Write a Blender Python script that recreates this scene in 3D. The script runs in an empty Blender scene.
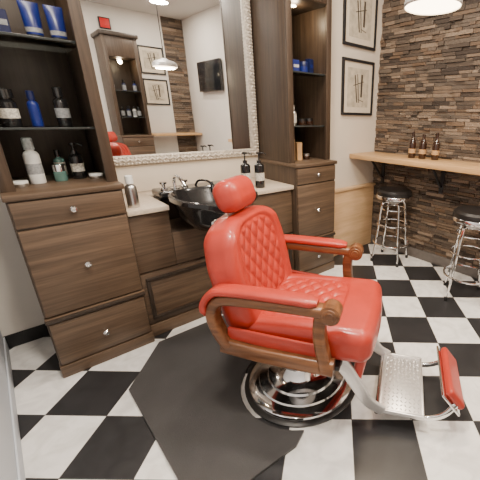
import bpy, bmesh, math, random
from mathutils import Vector, Matrix
random.seed(7)
SC=bpy.context.scene.collection
# ------------------------------------------------------------ materials
def newmat(name):
    m=bpy.data.materials.new(name); m.use_nodes=True
    nt=m.node_tree; b=nt.nodes['Principled BSDF']; return m,nt,b
def pm(name,col,rough=.5,metal=0,coat=0,emit=None,es=0,trans=0,ior=1.45,noise=0,nscale=20,bump=0,bscale=80):
    m,nt,b=newmat(name)
    b.inputs['Base Color'].default_value=(*col,1); b.inputs['Roughness'].default_value=rough
    b.inputs['Metallic'].default_value=metal; b.inputs['Coat Weight'].default_value=coat
    b.inputs['Transmission Weight'].default_value=trans; b.inputs['IOR'].default_value=ior
    if emit: b.inputs['Emission Color'].default_value=(*emit,1); b.inputs['Emission Strength'].default_value=es
    if noise or bump:
        tc=nt.nodes.new('ShaderNodeTexCoord')
    if noise:
        n=nt.nodes.new('ShaderNodeTexNoise'); n.inputs['Scale'].default_value=nscale; n.inputs['Detail'].default_value=4
        nt.links.new(tc.outputs['Object'],n.inputs['Vector'])
        r=nt.nodes.new('ShaderNodeValToRGB')
        r.color_ramp.elements[0].position=.3; r.color_ramp.elements[1].position=.7
        r.color_ramp.elements[0].color=(*[c*(1-noise) for c in col],1)
        r.color_ramp.elements[1].color=(*[min(1,c*(1+noise)) for c in col],1)
        nt.links.new(n.outputs['Fac'],r.inputs['Fac']); nt.links.new(r.outputs['Color'],b.inputs['Base Color'])
    if bump:
        n=nt.nodes.new('ShaderNodeTexNoise'); n.inputs['Scale'].default_value=bscale; n.inputs['Detail'].default_value=3
        nt.links.new(tc.outputs['Object'],n.inputs['Vector'])
        bp=nt.nodes.new('ShaderNodeBump'); bp.inputs['Strength'].default_value=bump; bp.inputs['Distance'].default_value=.01
        nt.links.new(n.outputs['Fac'],bp.inputs['Height']); nt.links.new(bp.outputs['Normal'],b.inputs['Normal'])
    return m
def wood(name,c1,c2,axis='z',rough=.45,fine=45,bump=.08):
    m,nt,b=newmat(name)
    tc=nt.nodes.new('ShaderNodeTexCoord'); mp=nt.nodes.new('ShaderNodeMapping')
    sc={'x':(2,fine,fine),'y':(fine,2,fine),'z':(fine,fine,2)}[axis]
    mp.inputs['Scale'].default_value=sc
    n=nt.nodes.new('ShaderNodeTexNoise'); n.inputs['Scale'].default_value=1; n.inputs['Detail'].default_value=6
    n.inputs['Roughness'].default_value=.65; n.inputs['Distortion'].default_value=.4
    r=nt.nodes.new('ShaderNodeValToRGB'); e=r.color_ramp.elements
    e[0].position=.32; e[1].position=.68; e[0].color=(*c1,1); e[1].color=(*c2,1)
    L=nt.links.new
    L(tc.outputs['Object'],mp.inputs['Vector']); L(mp.outputs['Vector'],n.inputs['Vector']); L(n.outputs['Fac'],r.inputs['Fac'])
    L(r.outputs['Color'],b.inputs['Base Color'])
    bp=nt.nodes.new('ShaderNodeBump'); bp.inputs['Strength'].default_value=bump; bp.inputs['Distance'].default_value=.004
    L(n.outputs['Fac'],bp.inputs['Height']); L(bp.outputs['Normal'],b.inputs['Normal'])
    b.inputs['Roughness'].default_value=rough
    return m
WALN_V=wood('walnut_vertical',(.032,.020,.013),(.086,.056,.036),'z')
WALN_H=wood('walnut_horizontal',(.060,.038,.024),(.145,.094,.059),'x')
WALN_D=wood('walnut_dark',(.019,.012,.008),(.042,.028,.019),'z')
OAK=wood('oak_counter',(.46,.27,.12),(.68,.43,.21),'y',.4,25,.05)
OAKV=wood('oak_panel',(.52,.33,.17),(.70,.48,.28),'x',.5,20,.05)
CHWOOD=wood('chair_wood',(.070,.024,.009),(.25,.105,.042),'x',.28,30,.05)
WHITE=pm('paint_white',(.74,.70,.65),.75,noise=.03,nscale=3)
CREAM=pm('paint_cream',(.68,.60,.50),.75,noise=.03,nscale=3)
GREYP=pm('paint_grey',(.62,.66,.72),.7,noise=.03,nscale=3)
CEIL=pm('ceiling_paint',(.62,.60,.57),.85,bump=.02)
BLACKTRIM=pm('black_trim',(.015,.015,.017),.45,noise=.2)
CHROME=pm('chrome',(.85,.85,.86),.09,1,noise=.02)
STEEL=pm('brushed_steel',(.62,.61,.60),.28,1,noise=.05,nscale=60)
ALU=pm('cast_aluminium',(.80,.79,.78),.34,.75,noise=.04,nscale=60)
RED=pm('red_leather',(.43,.037,.022),.36,coat=.2,noise=.10,nscale=10,bump=.06,bscale=350)
BLKV=pm('black_vinyl',(.015,.014,.014),.35,bump=.05,bscale=200)
BLKP=pm('black_plastic',(.012,.012,.013),.18,coat=.5,noise=.1)
RUBBER=pm('rubber_mat',(.060,.058,.059),.40,noise=.12,nscale=6,bump=.2,bscale=260)
GLASS=pm('glass_shelf_mat',(.80,.92,.90),.03,trans=1,ior=1.45,noise=.01)
EDGE=pm('shelf_edge_dark',(.03,.035,.035),.2,noise=.1)
AMBER=pm('amber_glass',(.030,.011,.005),.08,coat=.6,noise=.1)
SILVER=pm('silver_leaf',(.62,.56,.48),.38,.45,noise=.22,nscale=50,bump=.4,bscale=120)
STONE=pm('cream_stone',(.56,.47,.37),.3,noise=.12,nscale=60)
BLUE=pm('blue_pack',(.010,.022,.17),.3,noise=.1)
NAVY=pm('navy_pack',(.008,.014,.07),.3,noise=.1)
WHT=pm('white_plastic',(.78,.78,.76),.35,noise=.03)
GRYB=pm('grey_label',(.30,.31,.32),.4,noise=.3,nscale=90)
LBL=pm('paper_label',(.55,.52,.46),.5,noise=.45,nscale=120)
TAN=pm('kraft_box',(.50,.30,.14),.6,noise=.1)
TEALG=pm('green_glass',(.10,.20,.18),.1,noise=.1,coat=.5)
MIRR=pm('mirror_glass',(.90,.91,.91),.01,1,noise=.004)
SCREEN=pm('tv_screen',(.01,.012,.015),.15,noise=.1)
LAMPW=pm('lamp_glow',(.9,.85,.75),.5,emit=(1,.80,.54),es=12,noise=.01)
DOWNL=pm('downlight_glow',(.9,.85,.75),.5,emit=(1,.90,.75),es=8,noise=.01)
REDSIGN=pm('exit_red',(.5,.01,.01),.5,emit=(1,.02,.01),es=.15,noise=.01)
def floor_mat():
    m,nt,b=newmat('checker_tile'); L=nt.links.new; N=nt.nodes.new
    g=N('ShaderNodeNewGeometry'); s=1/math.sqrt(2); t=.305
    def mth(op,a,bv=None,c=None):
        n=N('ShaderNodeMath'); n.operation=op
        for i,v in enumerate((a,bv,c)):
            if v is None: continue
            if isinstance(v,(int,float)): n.inputs[i].default_value=v
            else: L(v,n.inputs[i])
        return n.outputs[0]
    sx=N('ShaderNodeSeparateXYZ'); L(g.outputs['Position'],sx.inputs[0])
    ad=mth('MULTIPLY',mth('ADD',sx.outputs[0],sx.outputs[1]),s)
    bd=mth('MULTIPLY',mth('SUBTRACT',sx.outputs[0],sx.outputs[1]),s)
    a=mth('DIVIDE',mth('SUBTRACT',ad,1.239),t); bb=mth('DIVIDE',mth('SUBTRACT',bd,.108),t)
    sm=mth('ADD',mth('FLOOR',a),mth('FLOOR',bb))
    blk=mth('GREATER_THAN',mth('FRACT',mth('MULTIPLY',sm,.5)),.25)
    fa=mth('ABSOLUTE',mth('SUBTRACT',mth('FRACT',a),.5)); fb=mth('ABSOLUTE',mth('SUBTRACT',mth('FRACT',bb),.5))
    gr=mth('GREATER_THAN',mth('MAXIMUM',fa,fb),.4945)
    n=N('ShaderNodeTexNoise'); n.inputs['Scale'].default_value=9; n.inputs['Detail'].default_value=8; n.inputs['Distortion'].default_value=1.2
    L(g.outputs['Position'],n.inputs['Vector'])
    r1=N('ShaderNodeValToRGB'); r1.color_ramp.elements[0].position=.3;r1.color_ramp.elements[1].position=.6
    r1.color_ramp.elements[0].color=(.68,.67,.65,1); r1.color_ramp.elements[1].color=(.86,.85,.83,1)
    r2=N('ShaderNodeValToRGB'); r2.color_ramp.elements[0].color=(.012,.012,.014,1); r2.color_ramp.elements[1].color=(.035,.035,.038,1)
    L(n.outputs['Fac'],r1.inputs['Fac']);L(n.outputs['Fac'],r2.inputs['Fac'])
    mx=N('ShaderNodeMix'); mx.data_type='RGBA'; L(blk,mx.inputs[0]); L(r1.outputs[0],mx.inputs[6]); L(r2.outputs[0],mx.inputs[7])
    mg=N('ShaderNodeMix'); mg.data_type='RGBA'; L(gr,mg.inputs[0]); L(mx.outputs[2],mg.inputs[6]); mg.inputs[7].default_value=(.06,.058,.055,1)
    L(mg.outputs[2],b.inputs['Base Color'])
    rr=N('ShaderNodeMapRange'); rr.inputs['To Min'].default_value=.28; rr.inputs['To Max'].default_value=.5
    L(n.outputs['Fac'],rr.inputs['Value']); L(rr.outputs[0],b.inputs['Roughness'])
    return m
def brick_mat():
    m,nt,b=newmat('stacked_slate_brick'); L=nt.links.new; N=nt.nodes.new
    g=N('ShaderNodeNewGeometry'); r=N('ShaderNodeValToRGB'); e=r.color_ramp.elements
    e[0].position=0; e[0].color=(.050,.036,.028,1); e[1].position=1; e[1].color=(.31,.23,.165,1)
    for p,c in ((.3,(.10,.074,.055,1)),(.5,(.155,.12,.092,1)),(.65,(.15,.095,.058,1)),(.85,(.21,.155,.11,1))):
        x=e.new(p); x.color=c
    L(g.outputs['Random Per Island'],r.inputs['Fac'])
    n=N('ShaderNodeTexNoise'); n.inputs['Scale'].default_value=55; n.inputs['Detail'].default_value=8; n.inputs['Roughness'].default_value=.7; L(g.outputs['Position'],n.inputs['Vector'])
    mx=N('ShaderNodeMix'); mx.data_type='RGBA'; mx.blend_type='OVERLAY'; mx.inputs[0].default_value=.7
    L(r.outputs[0],mx.inputs[6]); L(n.outputs['Fac'],mx.inputs[7])
    L(mx.outputs[2],b.inputs['Base Color']); b.inputs['Roughness'].default_value=.8
    bp=N('ShaderNodeBump'); bp.inputs['Strength'].default_value=.9; bp.inputs['Distance'].default_value=.012
    L(n.outputs['Fac'],bp.inputs['Height']); L(bp.outputs['Normal'],b.inputs['Normal'])
    return m
# ------------------------------------------------------------ geometry helpers
def finish(name,bm,mats,parent=None,smooth=True,ang=.6):
    bmesh.ops.recalc_face_normals(bm,faces=bm.faces[:])
    me=bpy.data.meshes.new(name)
    for f in bm.faces: f.smooth=smooth
    if smooth:
        for e in bm.edges:
            if len(e.link_faces)==2 and e.calc_face_angle(0)>ang: e.smooth=False
    bm.to_mesh(me); bm.free()
    if not isinstance(mats,(list,tuple)): mats=[mats]
    for m in mats: me.materials.append(m)
    o=bpy.data.objects.new(name,me); SC.objects.link(o)
    if parent: o.parent=parent
    return o
def empty(name,loc=(0,0,0),rz=0):
    o=bpy.data.objects.new(name,None); SC.objects.link(o); o.location=loc; o.rotation_euler=(0,0,rz); o.empty_display_size=.1
    return o
def addbox(bm,x,y,z,bev=0,mi=0,seg=2):
    t=bmesh.new()
    bmesh.ops.create_cube(t,size=1)
    for v in t.verts:
        v.co=Vector((x[0]+(v.co.x+.5)*(x[1]-x[0]),y[0]+(v.co.y+.5)*(y[1]-y[0]),z[0]+(v.co.z+.5)*(z[1]-z[0])))
    if bev: bmesh.ops.bevel(t,geom=t.edges[:],offset=bev,segments=seg,profile=.5,affect='EDGES')
    for f in t.faces: f.material_index=mi
    me=bpy.data.meshes.new('tmp'); t.to_mesh(me); t.free(); bm.from_mesh(me); bpy.data.meshes.remove(me)
def stonebox(bm,x,y,z):
    vs=[bm.verts.new((a,b,c)) for a in x for b in y for c in z]
    for q in ((0,1,3,2),(4,6,7,5),(0,4,5,1),(2,3,7,6),(0,2,6,4),(1,5,7,3)):
        bm.faces.new([vs[i] for i in q])
def box(name,x,y,z,mat,parent=None,bev=.003,seg=2):
    bm=bmesh.new(); addbox(bm,x,y,z,bev,0,seg); return finish(name,bm,mat,parent,True,.5)
def addlathe(bm,prof,segs=32,M=None,mids=None):
    M=M or Matrix()
    rings=[]
    for r,z in prof:
        if r<1e-5: rings.append([bm.verts.new(M@Vector((0,0,z)))])
        else: rings.append([bm.verts.new(M@Vector((r*math.cos(2*math.pi*i/segs),r*math.sin(2*math.pi*i/segs),z))) for i in range(segs)])
    for k in range(len(rings)-1):
        a,b=rings[k],rings[k+1]
        for i in range(segs):
            j=(i+1)%segs
            if len(a)==1 and len(b)==1: continue
            if len(a)==1: f=bm.faces.new((a[0],b[j],b[i]))
            elif len(b)==1: f=bm.faces.new((a[i],a[j],b[0]))
            else: f=bm.faces.new((a[i],a[j],b[j],b[i]))
            if mids: f.material_index=mids[k]
def lathe(name,prof,mat,parent=None,loc=(0,0,0),rot=None,segs=32,mids=None):
    bm=bmesh.new(); M=Matrix.Translation(loc)
    if rot: M=M@rot
    addlathe(bm,prof,segs,M,mids); return finish(name,bm,mat,parent)
def cr(pts,n=8):
    pts=[Vector(p) for p in pts]; out=[]
    P=[pts[0]*2-pts[1]]+pts+[pts[-1]*2-pts[-2]]
    for i in range(1,len(P)-2):
        for k in range(n):
            t=k/n
            out.append(.5*((2*P[i])+(-P[i-1]+P[i+1])*t+(2*P[i-1]-5*P[i]+4*P[i+1]-P[i+2])*t*t+(-P[i-1]+3*P[i]-3*P[i+1]+P[i+2])*t**3))
    out.append(pts[-1]); return out
def addsweep(bm,path,a,b,ref=Vector((0,1,0)),ns=16,ex=2.0,taper=None):
    rings=[];n=len(path)
    for i,p in enumerate(path):
        t=(path[min(i+1,n-1)]-path[max(i-1,0)]).normalized()
        s=ref-t*ref.dot(t)
        if s.length<.05: s=Vector((1,0,0))-t*t.x
        s.normalize(); nn=t.cross(s)
        k=taper(i/(n-1)) if taper else 1
        ring=[]
        for j in range(ns):
            th=2*math.pi*(j+.5)/ns; c,sn=math.cos(th),math.sin(th)
            x=math.copysign(abs(c)**(2/ex),c);y=math.copysign(abs(sn)**(2/ex),sn)
            ring.append(bm.verts.new(p+s*a*k*x+nn*b*k*y))
        rings.append(ring)
    for q in range(n-1):
        for j in range(ns):
            k=(j+1)%ns; bm.faces.new((rings[q][j],rings[q][k],rings[q+1][k],rings[q+1][j]))
    bm.faces.new(rings[0][::-1]); bm.faces.new(rings[-1])
def sweep(name,path,a,b,mat,parent=None,ref=(0,1,0),ns=16,ex=2.0,taper=None,smoothpath=True):
    bm=bmesh.new(); pts=cr(path) if smoothpath else [Vector(p) for p in path]
    addsweep(bm,pts,a,b,Vector(ref),ns,ex,taper); return finish(name,bm,mat,parent,True,.9)
def addring(bm,c,R,r,segs=40,ns=10,M=None):
    vs=[]
    for i in range(segs):
        a=2*math.pi*i/segs
        row=[]
        for j in range(ns):
            b=2*math.pi*j/ns
            p=Vector(((R+r*math.cos(b))*math.cos(a),(R+r*math.cos(b))*math.sin(a),r*math.sin(b)))
            if M: p=M@p
            row.append(bm.verts.new(p+Vector(c)))
        vs.append(row)
    for i in range(segs):
        for j in range(ns):
            i2=(i+1)%segs;j2=(j+1)%ns
            bm.faces.new((vs[i][j],vs[i2][j],vs[i2][j2],vs[i][j2]))
def cushion(name,h,r,mat,parent,n=16,disp=None,M=None):
    """rounded box, half sizes h, corner radius r, disp(p,normal)->p"""
    bm=bmesh.new(); cache={}
    def ts(hh):
        rr=min(r/hh,1); m=max(4,min(12,n//4)); a=[-1+rr*(1-math.cos(math.pi/2*k/m)) for k in range(m)]
        nn=max(4,int(n*min(1,hh/max(h)*1.0))) if n>20 else n
        mid=[-1+rr+(2-2*rr)*k/nn for k in range(nn+1)]
        full=a+mid+[-v for v in a[::-1]]
        out=[]
        for v in full:
            if not out or v-out[-1]>1e-6: out.append(v)
        return out
    T=[ts(h[0]),ts(h[1]),ts(h[2])]
    def vert(p):
        key=(round(p[0],6),round(p[1],6),round(p[2],6))
        if key in cache: return cache[key]
        P=Vector((p[0]*h[0],p[1]*h[1],p[2]*h[2]))
        Q=Vector([max(-(h[i]-r),min(h[i]-r,P[i])) for i in range(3)])
        d=P-Q
        if d.length<1e-9: d=Vector((0,0,1))
        nrm=d.normalized(); R=Q+nrm*r
        if disp: R=disp(R,nrm)
        if M: R=M@R
        v=bm.verts.new(R); cache[key]=v; return v
    for ax in range(3):
        u,w=[i for i in range(3) if i!=ax]
        for sg in (-1,1):
            for i in range(len(T[u])-1):
                for j in range(len(T[w])-1):
                    q=[]
                    for (ii,jj) in ((i,j),(i+1,j),(i+1,j+1),(i,j+1)):
                        p=[0,0,0];p[ax]=sg;p[u]=T[u][ii];p[w]=T[w][jj]; q.append(vert(p))
                    if len(set(q))==4:
                        try: bm.faces.new(q)
                        except ValueError: pass
    return finish(name,bm,mat,parent,True,1.3)
# ------------------------------------------------------------ room
XL,XR,YB,YF,ZC=-.23,2.99,2.675,-1.70,3.0
box('floor',(XL-.1,XR+.1),(YF-.1,YB+.1),(-.05,0),floor_mat(),bev=0)
box('ceiling',(XL-.1,XR+.1),(YF-.1,YB+.1),(ZC,ZC+.05),CEIL,bev=0)
box('wall_back',(XL-.1,XR+.1),(YB,YB+.1),(0,ZC),WHITE,bev=0)
box('wall_left',(XL-.1,XL),(YF,YB),(0,ZC),GREYP,bev=0)
box('wall_front',(XL-.1,XR+.1),(YF-.1,YF),(0,ZC),WHITE,bev=0)
box('wall_right',(XR,XR+.1),(YF,YB),(0,ZC),WHITE,bev=0)
box('wall_alcove',(2.14,XR),(2.352,YB),(0,ZC),CREAM,bev=0)
box('baseboard_back',(XL,-.02),(YB-.012,YB),(0,.09),BLACKTRIM)
box('baseboard_left',(XL,XL+.008),(YF,YB-.012),(0,.09),GREYP)
box('baseboard_front',(XL+.012,1.5),(YF,YF+.012),(0,.09),BLACKTRIM)
bm=bmesh.new(); z=.10
while z<ZC:
    h=random.choice((.022,.026,.030,.034,.038)); y=.45
    z2=min(z+h,ZC)
    while y<2.352:
        y2=min(y+random.uniform(.05,.20),2.352)
        d=random.uniform(.010,.034)
        stonebox(bm,(XR-d,XR),(y+.0015,y2-.0015),(z+.002,z2-.002))
        y=y2
    z=z2
brick=finish('brick_cladding',bm,brick_mat(),None,False)
box('baseboard_right',(XR-.036,XR),(.45,2.352),(0,.10),pm('grey_base',(.14,.125,.115),.5,noise=.1))
box('trim_brick_end',(XR-.04,XR),(.42,.45),(0,ZC),WHITE)
ws=empty('wainscot_panel')
box('panel',(2.142,2.952),(2.315,2.35),(0.0,.70),OAKV,ws)
box('cap',(2.142,2.952),(2.295,2.35),(.70,.725),OAKV,ws)
bc=empty('bar_counter')
box('top',(2.556,2.954),(.46,2.345),(1.018,1.063),OAK,bc,.004)
for y in (.8,1.5,2.2):
    sweep('bracket',[(2.952,y,.80),(2.90,y,.83),(2.75,y,.99),(2.70,y,1.018)],.012,.012,BLACKTRIM,bc)
    box('bracket_plate',(2.940,2.954),(y-.02,y+.02),(.74,1.018),BLACKTRIM,bc)
# ------------------------------------------------------------ cabinets
W=.476; D=.545
def knob(parent,x,z):
    lathe('knob',[(0,0),(.007,0),(.007,.012),(.014,.016),(.017,.024),(.012,.031),(0,.033)],CHROME,parent,(x,-.012,z),Matrix.Rotation(math.pi/2,4,'X'),20)
def frame_mold(parent,x0,x1,z0,z1,y,w=.022,t=.012,mat=WALN_D):
    box('molding_top',(x0,x1),(y-t,y),(z1-w,z1),mat,parent,.004)
    box('molding_bottom',(x0,x1),(y-t,y),(z0,z0+w),mat,parent,.004)
    box('molding_left',(x0,x0+w),(y-t,y),(z0+w,z1-w),mat,parent,.004)
    box('molding_right',(x1-w,x1),(y-t,y),(z0+w,z1-w),mat,parent,.004)
def tower(name,x,y,rz=0,light=True,w=W):
    e=empty(name,(x,y,0),rz)
    box('carcass',(0,w),(.004,D),(.0,1.02),WALN_V,e)
    box('plinth',(-.004,w+.004),(-.014,.06),(0,.075),WALN_H,e,.006)
    box('bottom_drawer',(.008,w-.008),(-.012,.01),(.085,.345),WALN_H,e)
    box('waist_molding',(-.004,w+.004),(-.024,.02),(.352,.376),WALN_D,e,.008)
    box('waist_molding_light',(-.002,w+.002),(-.018,.02),(.376,.385),WALN_H,e,.003)
    box('door',(.008,w-.008),(-.012,.01),(.395,.872),WALN_H,e)
    box('drawer',(.008,w-.008),(-.012,.01),(.884,1.012),WALN_H,e)
    box('top_slab',(-.008,w+.008),(-.022,D),(1.02,1.05),WALN_H,e,.006)
    knob(e,w*.5,.95);knob(e,w*.5,.64);knob(e,w*.5,.20)
    y0=.085; tk=.022
    box('side_left',(0,tk),(y0,D),(1.05,2.5),WALN_V,e)
    box('side_right',(w-tk,w),(y0,D),(1.05,2.5),WALN_V,e)
    box('stile_left',(-.003,.05),(y0-.016,y0+.006),(1.05,2.5),WALN_V,e)
    box('stile_right',(w-.05,w+.003),(y0-.016,y0+.006),(1.05,2.5),WALN_V,e)
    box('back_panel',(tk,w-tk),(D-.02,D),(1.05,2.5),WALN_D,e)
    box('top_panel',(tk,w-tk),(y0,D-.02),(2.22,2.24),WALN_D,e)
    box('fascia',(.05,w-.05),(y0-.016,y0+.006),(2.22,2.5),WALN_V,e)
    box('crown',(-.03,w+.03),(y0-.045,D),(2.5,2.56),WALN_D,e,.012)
    for i,z in enumerate((1.738,1.34)):
        box('glass_shelf',(tk+.001,w-tk-.001),(y0+.02,D-.022),(z-.008,z),GLASS,e,.001)
        box('shelf_edge',(tk+.001,w-tk-.001),(y0+.010,y0+.02),(z-.010,z+.001),EDGE,e,.001)
    if light:
        lathe('puck_light',[(0,0),(.03,0),(.032,-.008),(0,-.008)],LAMPW,e,(w/2,.28,2.219),None,20)
        l=bpy.data.lights.new('puck',"POINT"); l.energy=3.5; l.color=(1,.78,.5); l.shadow_soft_size=.03
        lo=bpy.data.objects.new('puck_lamp',l); SC.objects.link(lo); lo.parent=e; lo.location=(w/2,.25,2.17)
    return e
tower('storage_cabinet',-.017,2.125)
tower('storage_cabinet',1.685,2.125,w=.447)
tower('storage_cabinet',2.02,YF+D+.005,math.pi)
# middle vanity, with an opening for the bowl
v=empty('vanity_cabinet')
x0,x1=.463,1.68; b0,b1=.695,1.225
box('carcass_left',(x0,b0),(2.19,2.66),(0,.845),WALN_V,v)
box('carcass_right',(b1,x1),(2.19,2.66),(0,.845),WALN_V,v)
box('carcass_middle',(b0,b1),(2.19,2.66),(0,.69),WALN_V,v)
box('carcass_rear',(b0,b1),(2.48,2.66),(.69,.845),WALN_V,v)
box('plinth',(x0,x1),(2.165,2.19),(0,.09),WALN_H,v,.006)
box('upper_panel_left',(x0+.004,b0),(2.176,2.195),(.47,.838),WALN_H,v)
box('upper_panel_right',(b1,x1-.004),(2.176,2.195),(.47,.838),WALN_H,v)
box('upper_panel_middle',(b0+.002,b1-.002),(2.176,2.195),(.47,.688),WALN_H,v)
for a,b in ((x0+.004,1.07),(1.078,x1-.004)):
    box('lower_panel',(a,b),(2.170,2.195),(.10,.455),WALN_H,v)
    frame_mold(v,a+.025,b-.025,.13,.43,2.170,.024,.014)
box('countertop_left',(x0,b0),(2.145,2.654),(.848,.88),STONE,v,.005)
box('countertop_right',(b1,x1),(2.145,2.654),(.848,.88),STONE,v,.005)
box('countertop_rear',(b0-.006,b1+.006),(2.475,2.654),(.848,.88),STONE,v,.003)
box('backsplash',(.465,1.68),(2.655,2.672),(.88,1.07),CREAM,v,.003)
# mirror
mr=empty('wall_mirror')
mx0,mx1,mz0,mz1=.47,1.68,1.073,2.56
box('glass',(mx0+.05,mx1-.05),(2.655,2.664),(mz0+.05,mz1-.05),MIRR,mr,0)
def fr(nm,x,z):
    box(nm,x,(2.632,2.672),z,SILVER,mr,.012,3)
fr('frame_bottom',(mx0,mx1),(mz0,mz0+.065)); fr('frame_top',(mx0,mx1),(mz1-.065,mz1))
fr('frame_left',(mx0,mx0+.065),(mz0+.06,mz1-.06)); fr('frame_right',(mx1-.065,mx1),(mz0+.06,mz1-.06))
bm=bmesh.new()
def bead(x,z,r=.009):
    bmesh.ops.create_icosphere(bm,subdivisions=2,radius=r,matrix=Matrix.Translation((x,2.630,z)))
def leaf(x,z,a):
    M=Matrix.Translation((x,2.630,z))@Matrix.Rotation(a,4,'Y')@Matrix.Diagonal((1.9,.7,.8,1))
    bmesh.ops.create_icosphere(bm,subdivisions=2,radius=.011,matrix=M)
n=50
for i in range(n):
    x=mx0+.02+(mx1-mx0-.04)*i/(n-1)
    bead(x,mz0+.012,.008);bead(x,mz0+.055,.006);bead(x,mz1-.014); leaf(x,mz0+.033,.7 if i%2 else -.7)
for i in range(60):
    z=mz0+.03+(mz1-mz0-.06)*i/59
    bead(mx1-.012,z,.008);bead(mx1-.055,z,.006);bead(mx0+.014,z); leaf(mx1-.033,z,.7 if i%2 else -.7)
finish('beading',bm,SILVER,mr)
# ------------------------------------------------------------ shampoo bowl
sb=empty('shampoo_bowl',(.96,2.075,0))
def ring(bm,rx,ry,z,cy=0,ex=2.6,n=40,notch=0):
    out=[]
    for i in range(n):
        t=2*math.pi*i/n;c,s=math.cos(t),math.sin(t)
        x=rx*math.copysign(abs(c)**(2/ex),c);y=ry*math.copysign(abs(s)**(2/ex),s)+cy
        zz=z-notch*math.exp(-((t-1.5*math.pi)/.45)**2)
        out.append(bm.verts.new((x,y,zz)))
    return out
bm=bmesh.new()
R=[ring(bm,.07,.06,.70),ring(bm,.15,.13,.72),ring(bm,.215,.20,.79),ring(bm,.238,.235,.87,0,2.6,40,.02),ring(bm,.262,.26,.905,0,2.6,40,.045),ring(bm,.262,.26,.93,0,2.6,40,.045),
   ring(bm,.245,.243,.935,0,2.6,40,.045),ring(bm,.228,.225,.915,0,2.6,40,.03),ring(bm,.205,.195,.84),ring(bm,.14,.13,.775),ring(bm,.04,.04,.76)]
for a,b in zip(R,R[1:]):
    for i in range(40): bm.faces.new((a[i],a[(i+1)%40],b[(i+1)%40],b[i]))
bm.faces.new(R[0][::-1]);bm.faces.new(R[-1])
finish('basin',bm,BLKP,sb)
cushion('deck',(.255,.09,.024),.018,BLKP,sb,6,None,Matrix.Translation((0,.33,.906)))
lathe('drain',[(0,.763),(.03,.763),(.032,.767),(0,.768)],CHROME,sb)
sweep('spout',[(-.13,.31,.93),(-.13,.31,.99),(-.13,.27,1.02),(-.13,.19,1.01),(-.12,.15,.97)],.011,.011,CHROME,sb,ref=(1,0,0))
for xx in (-.20,-.06):
    lathe('tap',[(0,0),(.024,0),(.024,.012),(.012,.02),(.012,.035),(.024,.04),(.024,.052),(0,.056)],CHROME,sb,(xx,.32,.929),segs=20)
lathe('faucet_plate',[(0,0),(.03,0),(.03,.008),(0,.01)],CHROME,sb,(-.13,.31,.929),segs=24)
sweep('spray_hose',[(.02,.33,.93),(.04,.31,.965),(.08,.26,.965),(.10,.22,.94)],.008,.008,BLKP,sb,ref=(1,0,0))
lathe('spray_head',[(0,0),(.022,0),(.02,.03),(.011,.05),(.010,.07),(0,.07)],BLKP,sb,(.10,.21,.895),Matrix.Rotation(-.4,4,'X'),20)
# ------------------------------------------------------------ chair
ch=empty('barber_chair',(.945,1.178,0),math.radians(-57))
lathe('base_rubber_rim',[(0,0),(.315,0),(.318,.012),(.30,.022),(0,.022)],BLKV,ch,segs=56)
lathe('base_disc',[(.295,.02),(.292,.034),(.27,.045),(.24,.05),(.235,.058),(.19,.066),(.185,.078),(.135,.086),(.12,.10),(.10,.125),(.092,.15),(.092,.17),(.0,.17)],CHROME,ch,segs=56)
lathe('column',[(.07,.16),(.07,.24),(.085,.245),(.085,.265),(.06,.27),(.06,.34)],CHROME,ch,segs=36)
lathe('collar',[(.085,.33),(.12,.345),(.12,.37),(.08,.372)],STEEL,ch,segs=36)
sweep('pump_lever',[(-.06,.07,.14),(-.15,.15,.17),(-.24,.23,.21),(-.28,.27,.22)],.010,.010,CHROME,ch,ref=(0,0,1))
lathe('lever_grip',[(0,0),(.016,.0),(.018,.05),(0,.055)],BLKV,ch,(-.27,.26,.20),None,16)
box('under_frame',(-.21,.27),(-.25,.25),(.355,.405),BLKV,ch,.01)
box('frame_rail_front',(.20,.27),(-.30,.30),(.375,.40),BLKV,ch,.006)
box('frame_rail_rear',(-.2,-.13),(-.30,.30),(.375,.40),BLKV,ch,.006)
def sstep(a,b,x):
    t=max(0,min(1,(x-a)/(b-a)));return t*t*(3-2*t)
def quilt(u,v,s=.078):
    d=abs(math.sin(math.pi*(u/s+v/s*.75)))*abs(math.sin(math.pi*(u/s-v/s*.75)))
    return d**.42-1
def seat_d(p,n):
    q=p.copy(); k=(1-(p.x/.32)**2)*(1-(p.y/.30)**2)
    if n.z>0: q.z+=.022*max(0,k)
    if n.z>.8:
        e=(abs((p.y)/.190)**6+abs((p.x+.07)/.175)**6)**(1/6)
        m=1-sstep(.93,1.0,e)
        q.z+=.014*quilt(p.x,p.y)*m
        q.z-=.011*math.exp(-((e-1.02)/.05)**2)
    if p.x>.1: q.x+=.025*(1-(p.y/.28)**2)
    return q
cushion('seat_cushion',(.295,.285,.080),.055,RED,ch,104,seat_d,Matrix.Translation((.10,0,.470))@Matrix.Rotation(math.radians(-2),4,'Y'))
def back_d(p,n):
    q=p.copy()
    if n.x>.8:
        e=(abs(p.y/.195)**6+abs(p.z/.205)**6)**(1/6)
        m=1-sstep(.93,1.0,e)
        q.x+=.014*quilt(p.y,p.z)*m
        q.x-=.011*math.exp(-((e-1.02)/.05)**2)
    tz=p.z/.27
    q.y*=1-.13*sstep(.1,1.0,tz)**1.4-.05*sstep(0,1,-tz)
    q.z-=.055*(abs(p.y)/.29)**2.5*sstep(-.2,1,tz)
    q.x+=.03*(abs(p.y)/.29)**2
    return q
cushion('backrest',(.085,.298,.262),.065,RED,ch,100,back_d,Matrix.Translation((-.272,0,.720))@Matrix.Rotation(math.radians(-12),4,'Y'))
cushion('headrest',(.064,.125,.078),.060,RED,ch,12,None,Matrix.Translation((-.315,0,1.062))@Matrix.Rotation(math.radians(-18),4,'Y'))
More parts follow.
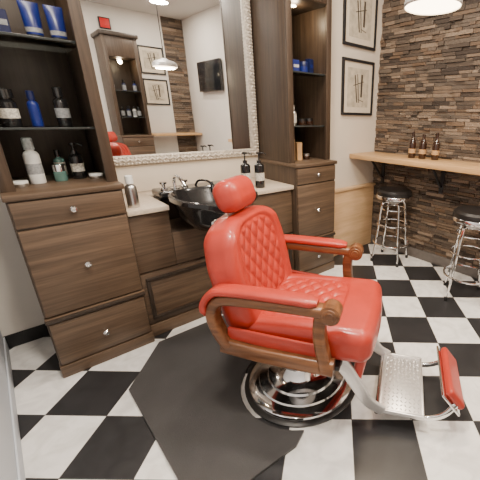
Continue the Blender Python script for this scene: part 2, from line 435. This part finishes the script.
for yy in (-.04,.04):
    sweep('headrest_post',[(-.33,yy,.93),(-.325,yy,1.03)],.007,.007,CHROME,ch,smoothpath=False)
box('headrest_bracket',(-.425,-.41),(-.06,.06),(.80,.93),CHROME,ch,.006)
for sgn,tag in ((-1,'right'),(1,'left')):
    y=.325*sgn
    sweep('arm_frame_'+tag,[(-.23,y,.45),(-.272,y,.52),(-.292,y,.60),(-.265,y,.665),(-.2,y,.69),(0,y,.692),(.18,y,.69),(.235,y,.688)],.034,.024,CHWOOD,ch,ex=4)
    sweep('arm_pad_'+tag,[(-.318,y,.600),(-.318,y,.66),(-.265,y,.718),(-.17,y,.730),(0,y,.730),(.10,y,.729),(.18,y,.724)],.040,.018,RED,ch,ex=3.0,ns=20,taper=lambda t:min(1,.6+6*t,.6+6*(1-t)))
    lathe('arm_scroll_'+tag,[(0,-.045),(.018,-.045),(.020,-.040),(.030,-.040),(.032,-.036),(.042,-.034),(.042,.034),(.032,.036),(.030,.040),(.020,.040),(.018,.045),(0,.045)],CHWOOD,ch,(.235,y,.688),Matrix.Rotation(math.pi/2,4,'X'),28)
    sweep('front_post_'+tag,[(.195,y,.68),(.188,y,.61),(.192,y,.54),(.205,y,.47),(.215,y,.41)],.030,.027,CHWOOD,ch,ex=5)
    sweep('side_rail_'+tag,[(-.262,y,.450),(-.1,y,.430),(.1,y,.420),(.25,y,.415)],.026,.036,CHWOOD,ch,ex=5)
    sweep('side_panel_'+tag,[(-.235,y-.012*sgn,.50),(0,y-.012*sgn,.485),(.19,y-.012*sgn,.475)],.010,.035,RED,ch,ex=4)
    sweep('foot_bracket_'+tag,[(.20,.215*sgn,.37),(.27,.215*sgn,.34),(.335,.21*sgn,.24),(.40,.205*sgn,.14),(.47,.205*sgn,.10)],.009,.036,ALU,ch,ex=4,taper=lambda t:1.15-.35*t)
    sweep('calf_link_'+tag,[(.60,.185*sgn,.075),(.69,.185*sgn,.085),(.755,.18*sgn,.12),(.80,.165*sgn,.175)],.008,.014,CHROME,ch,ex=3)
cushion('calf_pad',(.024,.215,.090),.02,RED,ch,8,None,Matrix.Translation((.345,0,.325))@Matrix.Rotation(math.radians(10),4,'Y'))
bm=bmesh.new(); addbox(bm,(.445,.665),(-.212,.212),(.088,.104),.006)
addbox(bm,(.447,.663),(-.212,-.200),(.100,.112),.004);addbox(bm,(.447,.663),(.200,.212),(.100,.112),.004)
addbox(bm,(.651,.663),(-.2,.2),(.100,.112),.004);addbox(bm,(.447,.459),(-.2,.2),(.100,.112),.004)
for i in range(9):
    for j in range(16):
        x=.472+i*.0208;y=-.182+j*.0243
        a=math.pi/4 if (i+j)%2 else -math.pi/4
        M=Matrix.Translation((x,y,.1038))@Matrix.Rotation(a,4,'Z')
        q=[bm.verts.new(M@Vector(c)) for c in ((-.011,0,0),(0,-.0045,0),(.011,0,0),(0,.0045,0),(0,0,.006))]
        for k in range(4): bm.faces.new((q[k],q[(k+1)%4],q[4]))
finish('foot_platform',bm,ALU,ch,True,.4)
sweep('platform_tube',[(.440,-.21,.09),(.440,.21,.09)],.012,.012,CHROME,ch,ref=(1,0,0),smoothpath=False)
Mp=Matrix.Translation((.785,0,.185))@Matrix.Rotation(math.radians(-40),4,'Y')
cushion('foot_pad',(.020,.170,.058),.017,RED,ch,8,None,Mp@Matrix.Translation((.014,0,0)))
cushion('foot_pad_back',(.006,.182,.070),.005,CHROME,ch,4,None,Mp@Matrix.Translation((-.012,0,0)))
# second chair of the opposite station (shares the meshes), seen in the mirror
ch2=empty('barber_chair',(1.52,-.52,0),math.radians(40))
for c in list(ch.children):
    k=bpy.data.objects.new(c.name.split('.')[0],c.data); SC.objects.link(k); k.parent=ch2
# ------------------------------------------------------------ mat
pts=[(.22,1.06),(.215,1.76),(.475,2.07),(1.35,2.07),(1.60,1.80),(1.60,1.32),(1.50,1.25)]
c0=(.945,1.178);rr=.34
a0,a1=math.radians(12),math.radians(232)
for k in range(24):
    a=a0+(a1-a0)*k/23; pts.append((c0[0]+rr*math.cos(a),c0[1]+rr*math.sin(a)))
pts+=[(.66,.875),(.38,.89)]
bm=bmesh.new()
vs=[bm.verts.new((x,y,.001)) for x,y in pts]; f=bm.faces.new(vs)
r=bmesh.ops.extrude_face_region(bm,geom=[f])
for g in r['geom']:
    if isinstance(g,bmesh.types.BMVert): g.co.z=.014
bmesh.ops.triangulate(bm,faces=[f for f in bm.faces if len(f.verts)>4])
finish('anti_fatigue_mat',bm,RUBBER,None,True,.4)
# ------------------------------------------------------------ stools
def stool(x,y,rz):
    e=empty('bar_stool',(x,y,0),rz)
    lathe('seat',[(0,.675),(.158,.675),(.170,.685),(.174,.71),(.170,.735),(.152,.752),(.10,.76),(0,.762)],BLKV,e,segs=40)
    lathe('seat_band',[(.158,.665),(.176,.667),(.178,.674),(.178,.695),(.175,.70),(.162,.70)],CHROME,e,segs=40)
    lathe('swivel',[(0,.61),(.05,.61),(.09,.665),(0,.665)],STEEL,e,segs=24)
    bm=bmesh.new()
    for k in range(4):
        a=math.pi/2*k+math.pi/4; c,s=math.cos(a),math.sin(a)
        addsweep(bm,cr([(.03*c,.03*s,.62),(.095*c,.095*s,.625),(.125*c,.125*s,.58),(.15*c,.15*s,.36),(.175*c,.175*s,.15),(.20*c,.20*s,.012)],6),.0105,.0105,Vector((-s,c,0)),10)
    addring(bm,(0,0,.20),.178,.009); addring(bm,(0,0,.40),.150,.007); addring(bm,(0,0,.56),.125,.007)
    finish('legs',bm,CHROME,e)
    for k in range(4):
        a=math.pi/2*k+math.pi/4
        lathe('foot_cap',[(0,0),(.015,0),(.015,.03),(.011,.035)],BLKV,e,(.20*math.cos(a),.20*math.sin(a),0),segs=14)
stool(2.72,1.87,.25); stool(2.56,.98,.5)
# ------------------------------------------------------------ pictures
MC=pm('mount_card',(.66,.58,.46),.6,noise=.05); PP=pm('print_paper',(.50,.44,.34),.6,noise=.22,nscale=18); INK=pm('ink',(.06,.045,.035),.6,noise=.1)
def picture(x0,x1,z0,z1,y,sgn=-1):
    e=empty('picture_frame')
    t=.022*sgn; f=.024
    ya,yb=sorted((y,y+t))
    box('frame_top',(x0,x1),(ya,yb),(z1-f,z1),BLACKTRIM,e);box('frame_bottom',(x0,x1),(ya,yb),(z0,z0+f),BLACKTRIM,e)
    box('frame_left',(x0,x0+f),(ya,yb),(z0+f,z1-f),BLACKTRIM,e);box('frame_right',(x1-f,x1),(ya,yb),(z0+f,z1-f),BLACKTRIM,e)
    ya,yb=sorted((y,y+t*.5)); box('mount',(x0+f,x1-f),(ya,yb),(z0+f,z1-f),MC,e,0)
    ya,yb=sorted((y,y+t*.56)); box('print',(x0+f+.05,x1-f-.05),(ya,yb),(z0+f+.05,z1-f-.05),PP,e,0)
    bm=bmesh.new(); cx=(x0+x1)/2;cz=(z0+z1)/2;yy=y+t*.62
    def seg(p,q,r=.004): addsweep(bm,[Vector((p[0],yy,p[1])),Vector((q[0],yy,q[1]))],r,r*.3,Vector((1,0,.01)) if abs(q[0]-p[0])<abs(q[1]-p[1]) else Vector((0,0,1)),6)
    seg((cx-.05,cz+.11),(cx-.015,cz-.13),.007);seg((cx-.015,cz+.12),(cx+.01,cz-.13),.005)
    seg((cx+.05,cz+.12),(cx+.045,cz-.08),.012);seg((cx-.07,cz+.02),(cx+.075,cz+.06),.004);seg((cx+.0,cz-.10),(cx+.08,cz-.12),.003)
    finish('drawing',bm,INK,e)
picture(2.42,2.87,1.43,1.92,2.352); picture(2.42,2.87,2.02,2.52,2.352)
picture(2.16,2.58,1.55,1.98,YF,1); picture(2.16,2.58,2.06,2.5,YF,1)
# ------------------------------------------------------------ opposite side
bm=bmesh.new(); z=.1
while z<ZC-.01:
    h=random.choice((.03,.036,.044)); x=2.62; z2=min(z+h,ZC)
    while x<2.98:
        x2=min(x+random.uniform(.1,.3),2.98)
        stonebox(bm,(x+.001,x2-.001),(YF,YF+random.uniform(.012,.03)),(z+.0015,z2-.0015)); x=x2
    z=z2
finish('brick_pilaster',bm,brick.data.materials[0],None,False)
box('wall_shelf',(2.05,2.98),(YF+.031,YF+.35),(1.02,1.06),OAK,None)
tv=empty('television')
box('housing',(XR-.07,XR-.02),(-1.12,-.30),(1.78,2.26),BLKP,tv,.006)
box('screen',(XR-.074,XR-.069),(-1.10,-.32),(1.80,2.24),SCREEN,tv,.001)
box('wall_bracket',(XR-.021,XR),(-.8,-.6),(1.95,2.1),BLACKTRIM,tv)
es=empty('exit_sign'); box('case',(1.66,1.82),(YF,YF+.03),(2.66,2.82),BLACKTRIM,es,.004); box('face',(1.675,1.805),(YF+.03,YF+.034),(2.675,2.805),REDSIGN,es,.001)
# ------------------------------------------------------------ bottles & products
def prod(name,x,y,z,prof,mats,mids,segs=28):
    o=lathe(name,prof,mats,None,(0,0,0),None,segs,mids); o.location=(x,y,z); return o
def bottle(name,x,y,z,h,r,body,label,cap,neck=.35,lab=(.15,.62)):
    sh=h*.72
    prof=[(0,0),(r*.94,0),(r,.004),(r,sh*lab[0]),(r*1.01,sh*lab[0]),(r*1.01,sh*lab[1]+.02),(r,sh*lab[1]+.02),(r,sh*.88),(r*.8,sh*.96),(r*neck,sh),(r*neck,sh+.006),(r*neck*1.35,sh+.006),(r*neck*1.3,h*.98),(r*neck,h),(0,h)]
    mids=[0,0,0,1,1,1,0,0,0,0,2,2,2,2]
    return prod(name,x,y,z,prof,[body,label,cap],mids)
def pump(name,x,y,z,h,r,body,label,cap):
    e=empty(name,(x,y,z)); sh=h*.70
    lathe('bottle',[(0,0),(r*.94,0),(r,.004),(r,sh*.3),(r*1.01,sh*.3),(r*1.01,sh*.62),(r,sh*.62),(r,sh*.9),(r*.75,sh*.97),(r*.4,sh),(r*.4,sh+.01)],[body,label],e,mids=[0,0,0,1,1,1,0,0,0,0])
    lathe('collar',[(r*.45,sh),(r*.45,sh+.02),(r*.15,sh+.022),(r*.13,h-.012),(r*.5,h-.012),(r*.5,h),(0,h)],cap,e)
    sweep('nozzle',[(0,0,h-.006),(r*.8,-r*.5,h-.006),(r*1.3,-r*.8,h-.018)],.005,.005,cap,e,ref=(0,0,1))
def jar(name,x,y,z,h,r,body,lid):
    prod(name,x,y,z,[(0,0),(r*.95,0),(r,.004),(r,h*.6),(r*1.03,h*.6),(r*1.03,h*.97),(r*.98,h),(0,h)],[body,lid],[0,0,0,1,1,1,1])
def tube_pack(name,x,y,z,h,r,body,cap):
    bm=bmesh.new(); rings=[]
    for k,(f,rx,ry) in enumerate(((0,.60,.60),(.16,.63,.63),(.161,.95,.95),(.22,1,.95),(.34,1.02,.9),(.75,1.08,.5),(.97,1.15,.08),(1,1.15,.06))):
        rings.append([bm.verts.new((r*rx*math.cos(2*math.pi*i/24),r*ry*math.sin(2*math.pi*i/24),h*f)) for i in range(24)])
    for k in range(len(rings)-1):
        for i in range(24):
            f=bm.faces.new((rings[k][i],rings[k][(i+1)%24],rings[k+1][(i+1)%24],rings[k+1][i])); f.material_index=1 if k<2 else (2 if k==3 else 0)
    bm.faces.new(rings[0][::-1]);bm.faces.new(rings[-1])
    o=finish(name,bm,[body,cap,GRYB],None); o.location=(x,y,z); return o
def carton(name,x,y,z,w,d,h,m1,m2,rz=0):
    bm=bmesh.new(); addbox(bm,(-w/2,w/2),(-d/2,d/2),(0,h),.002); addbox(bm,(-w/2*.8,w/2*.8),(-d/2-.001,d/2+.001),(h*.45,h*.65),0,1)
    o=finish(name,bm,[m1,m2],None,False); o.location=(x,y,z); o.rotation_euler=(0,0,rz)
zt=1.0505
bottle('shampoo_bottle',.135,2.39,zt,.235,.034,WHT,GRYB,GRYB,.5,(.3,.5))
jar('comb_jar',.235,2.40,zt,.09,.030,TEALG,CHROME)
bottle('aftershave_bottle',.255,2.50,zt,.16,.026,TEALG,LBL,BLKP,.4)
pump('lotion_pump_bottle',.325,2.43,zt,.20,.032,BLKP,LBL,BLKP)
jar('pomade_tin',.055,2.33,zt,.028,.036,STEEL,WHT); jar('pomade_tin',.395,2.37,zt,.028,.034,STEEL,WHT)
zs=1.341
bottle('hair_tonic_bottle',.10,2.40,zs,.175,.040,BLKP,LBL,BLKP,.7,(.3,.5))
bottle('hair_spray_bottle',.20,2.40,zs,.17,.024,BLUE,BLUE,NAVY,.5)
bottle('hair_spray_bottle',.315,2.40,zs,.195,.032,BLKP,GRYB,BLKP,.5,(.3,.5))
bottle('hair_tonic_bottle',.06,2.50,zs,.175,.034,BLKP,GRYB,BLKP,.7,(.3,.5))
zu=1.739
carton('shaving_kit_box',.165,2.42,zu,.06,.05,.12,NAVY,GRYB,.1)
tube_pack('shaving_cream_tube',.285,2.40,zu,.17,.034,BLUE,GRYB); tube_pack('shaving_cream_tube',.380,2.40,zu,.17,.034,BLUE,GRYB)
carton('shaving_kit_box',1.81,2.36,zu,.06,.05,.19,BLUE,NAVY,.1)
carton('shaving_kit_box',1.90,2.38,zu,.06,.05,.10,BLUE,LBL,-.1)
jar('shaving_soap_jar',1.97,2.35,zu,.09,.035,BLUE,NAVY); carton('shaving_kit_box',2.05,2.37,zu,.05,.05,.12,NAVY,BLUE,.2)
bottle('aftershave_bottle',1.79,2.36,zs,.15,.03,TEALG,LBL,CHROME,.4); bottle('aftershave_bottle',1.86,2.36,zs,.16,.026,STEEL,LBL,CHROME,.4)
jar('pomade_jar',1.95,2.36,zs,.05,.035,AMBER,BLKP); jar('pomade_jar',2.04,2.37,zs,.055,.035,AMBER,BLKP)
carton('soap_box',1.80,2.33,zt,.05,.05,.18,TAN,LBL,.1); carton('soap_box',1.88,2.33,zt,.05,.05,.15,TAN,TAN,-.1)
jar('pomade_jar',1.97,2.33,zt,.05,.03,AMBER,STEEL)
bottle('water_bottle',.525,2.235,.881,.19,.032,STEEL,STEEL,WHT,.5)
pump('lotion_pump_bottle',1.335,2.30,.881,.27,.037,BLKP,LBL,BLKP); pump('lotion_pump_bottle',1.425,2.25,.881,.27,.037,BLKP,LBL,BLKP)
for (x,y,hh) in ((2.77,1.75,.235),(2.79,1.65,.215),(2.81,1.53,.235)):
    r=.033
    prod('beer_bottle',x,y,1.0635,[(0,0),(r*.9,0),(r,.006),(r,.045),(r*1.01,.045),(r*1.01,.085),(r,.085),(r,.13),(r*.75,.155),(r*.42,.178),(r*.40,.2),(r*.42,.2),(r*.40,hh-.012),(.0145,hh-.012),(.0145,hh),(0,hh)],[AMBER,TAN,AMBER],[0,0,0,1,1,1,0,0,0,0,0,0,2,2,2])
yo=YF+.25
for i,x in enumerate((1.62,1.70,1.79,1.88,1.95)):
    bottle('hair_tonic_bottle',x,yo,zs,.17,.03,(BLUE,BLKP,NAVY,WHT,BLKP)[i],GRYB,BLKP,.5)
    if i%2==0: bottle('hair_tonic_bottle',x,yo,zu,.17,.03,(BLKP,BLUE,NAVY,WHT,BLUE)[i],GRYB,BLKP,.5)
# ------------------------------------------------------------ lamps
def arealight(x,y,z,e,size=.25,col=(1,.88,.74),name='ceiling_downlight'):
    p=empty(name,(x,y,0))
    lathe('trim_ring',[(.085,z-.002),(.085,z-.012),(.11,z-.010),(.112,z)],WHT,p,segs=32)
    lathe('lens',[(0,z-.006),(.086,z-.006)],DOWNL,p,segs=32)
    l=bpy.data.lights.new('downlight','AREA'); l.shape='DISK'; l.size=size; l.energy=e; l.color=col
    o=bpy.data.objects.new('lamp',l); SC.objects.link(o); o.parent=p; o.location=(0,0,z-.02)
for x,y,e in ((.30,.85,54),(1.35,1.55,32),(1.6,.35,36),(2.35,1.5,10),(.9,-.9,22),(2.3,-.8,26)):
    arealight(x,y,ZC,e)
def pendant(x,y,z):
    p=empty('pendant_lamp',(x,y,0))
    lathe('shade',[(.127,z),(.132,z+.008),(.127,z+.035),(.10,z+.06),(.05,z+.072),(.02,z+.09),(0,z+.09)],ALU,p,segs=40)
    lathe('diffuser',[(0,z-.010),(.08,z-.007),(.125,z+.004)],LAMPW,p,segs=40)
    lathe('cord',[(.004,z+.085),(.004,ZC-.02)],BLACKTRIM,p,segs=8)
    lathe('ceiling_rose',[(0,ZC-.03),(.04,ZC-.025),(.05,ZC-.001),(0,ZC-.001)],STEEL,p,segs=20)
    l=bpy.data.lights.new('pendant','AREA'); l.shape='DISK'; l.size=.2; l.energy=14; l.color=(1,.78,.52)
    o=bpy.data.objects.new('bulb',l); SC.objects.link(o); o.parent=p; o.location=(0,0,z-.014)
pendant(1.60,.975,1.90)
w=bpy.data.worlds.new('World'); bpy.context.scene.world=w; w.use_nodes=True
w.node_tree.nodes['Background'].inputs[0].default_value=(.8,.85,1,1); w.node_tree.nodes['Background'].inputs[1].default_value=.3
# ------------------------------------------------------------ camera
f,px,pi_,ya,ro=331.6,335.4,math.radians(20.515),math.radians(44.6),math.radians(1.145)
Fh=Vector((math.cos(ya),math.sin(ya),0));Rh=Vector((math.sin(ya),-math.cos(ya),0))
fw=Fh*math.cos(pi_)-Vector((0,0,1))*math.sin(pi_); dn=-Fh*math.sin(pi_)-Vector((0,0,1))*math.cos(pi_)
r_=Rh*math.cos(ro)-dn*math.sin(ro); d_=Rh*math.sin(ro)+dn*math.cos(ro)
M=Matrix((r_,-d_,-fw)).transposed().to_4x4(); M.translation=(0,0,1.42)
cd=bpy.data.cameras.new('camera'); cd.sensor_width=36; cd.lens=36*f/480; cd.shift_x=-(px-240)/480; cd.clip_start=.02
co=bpy.data.objects.new('camera',cd); SC.objects.link(co); co.matrix_world=M
bpy.context.scene.camera=co
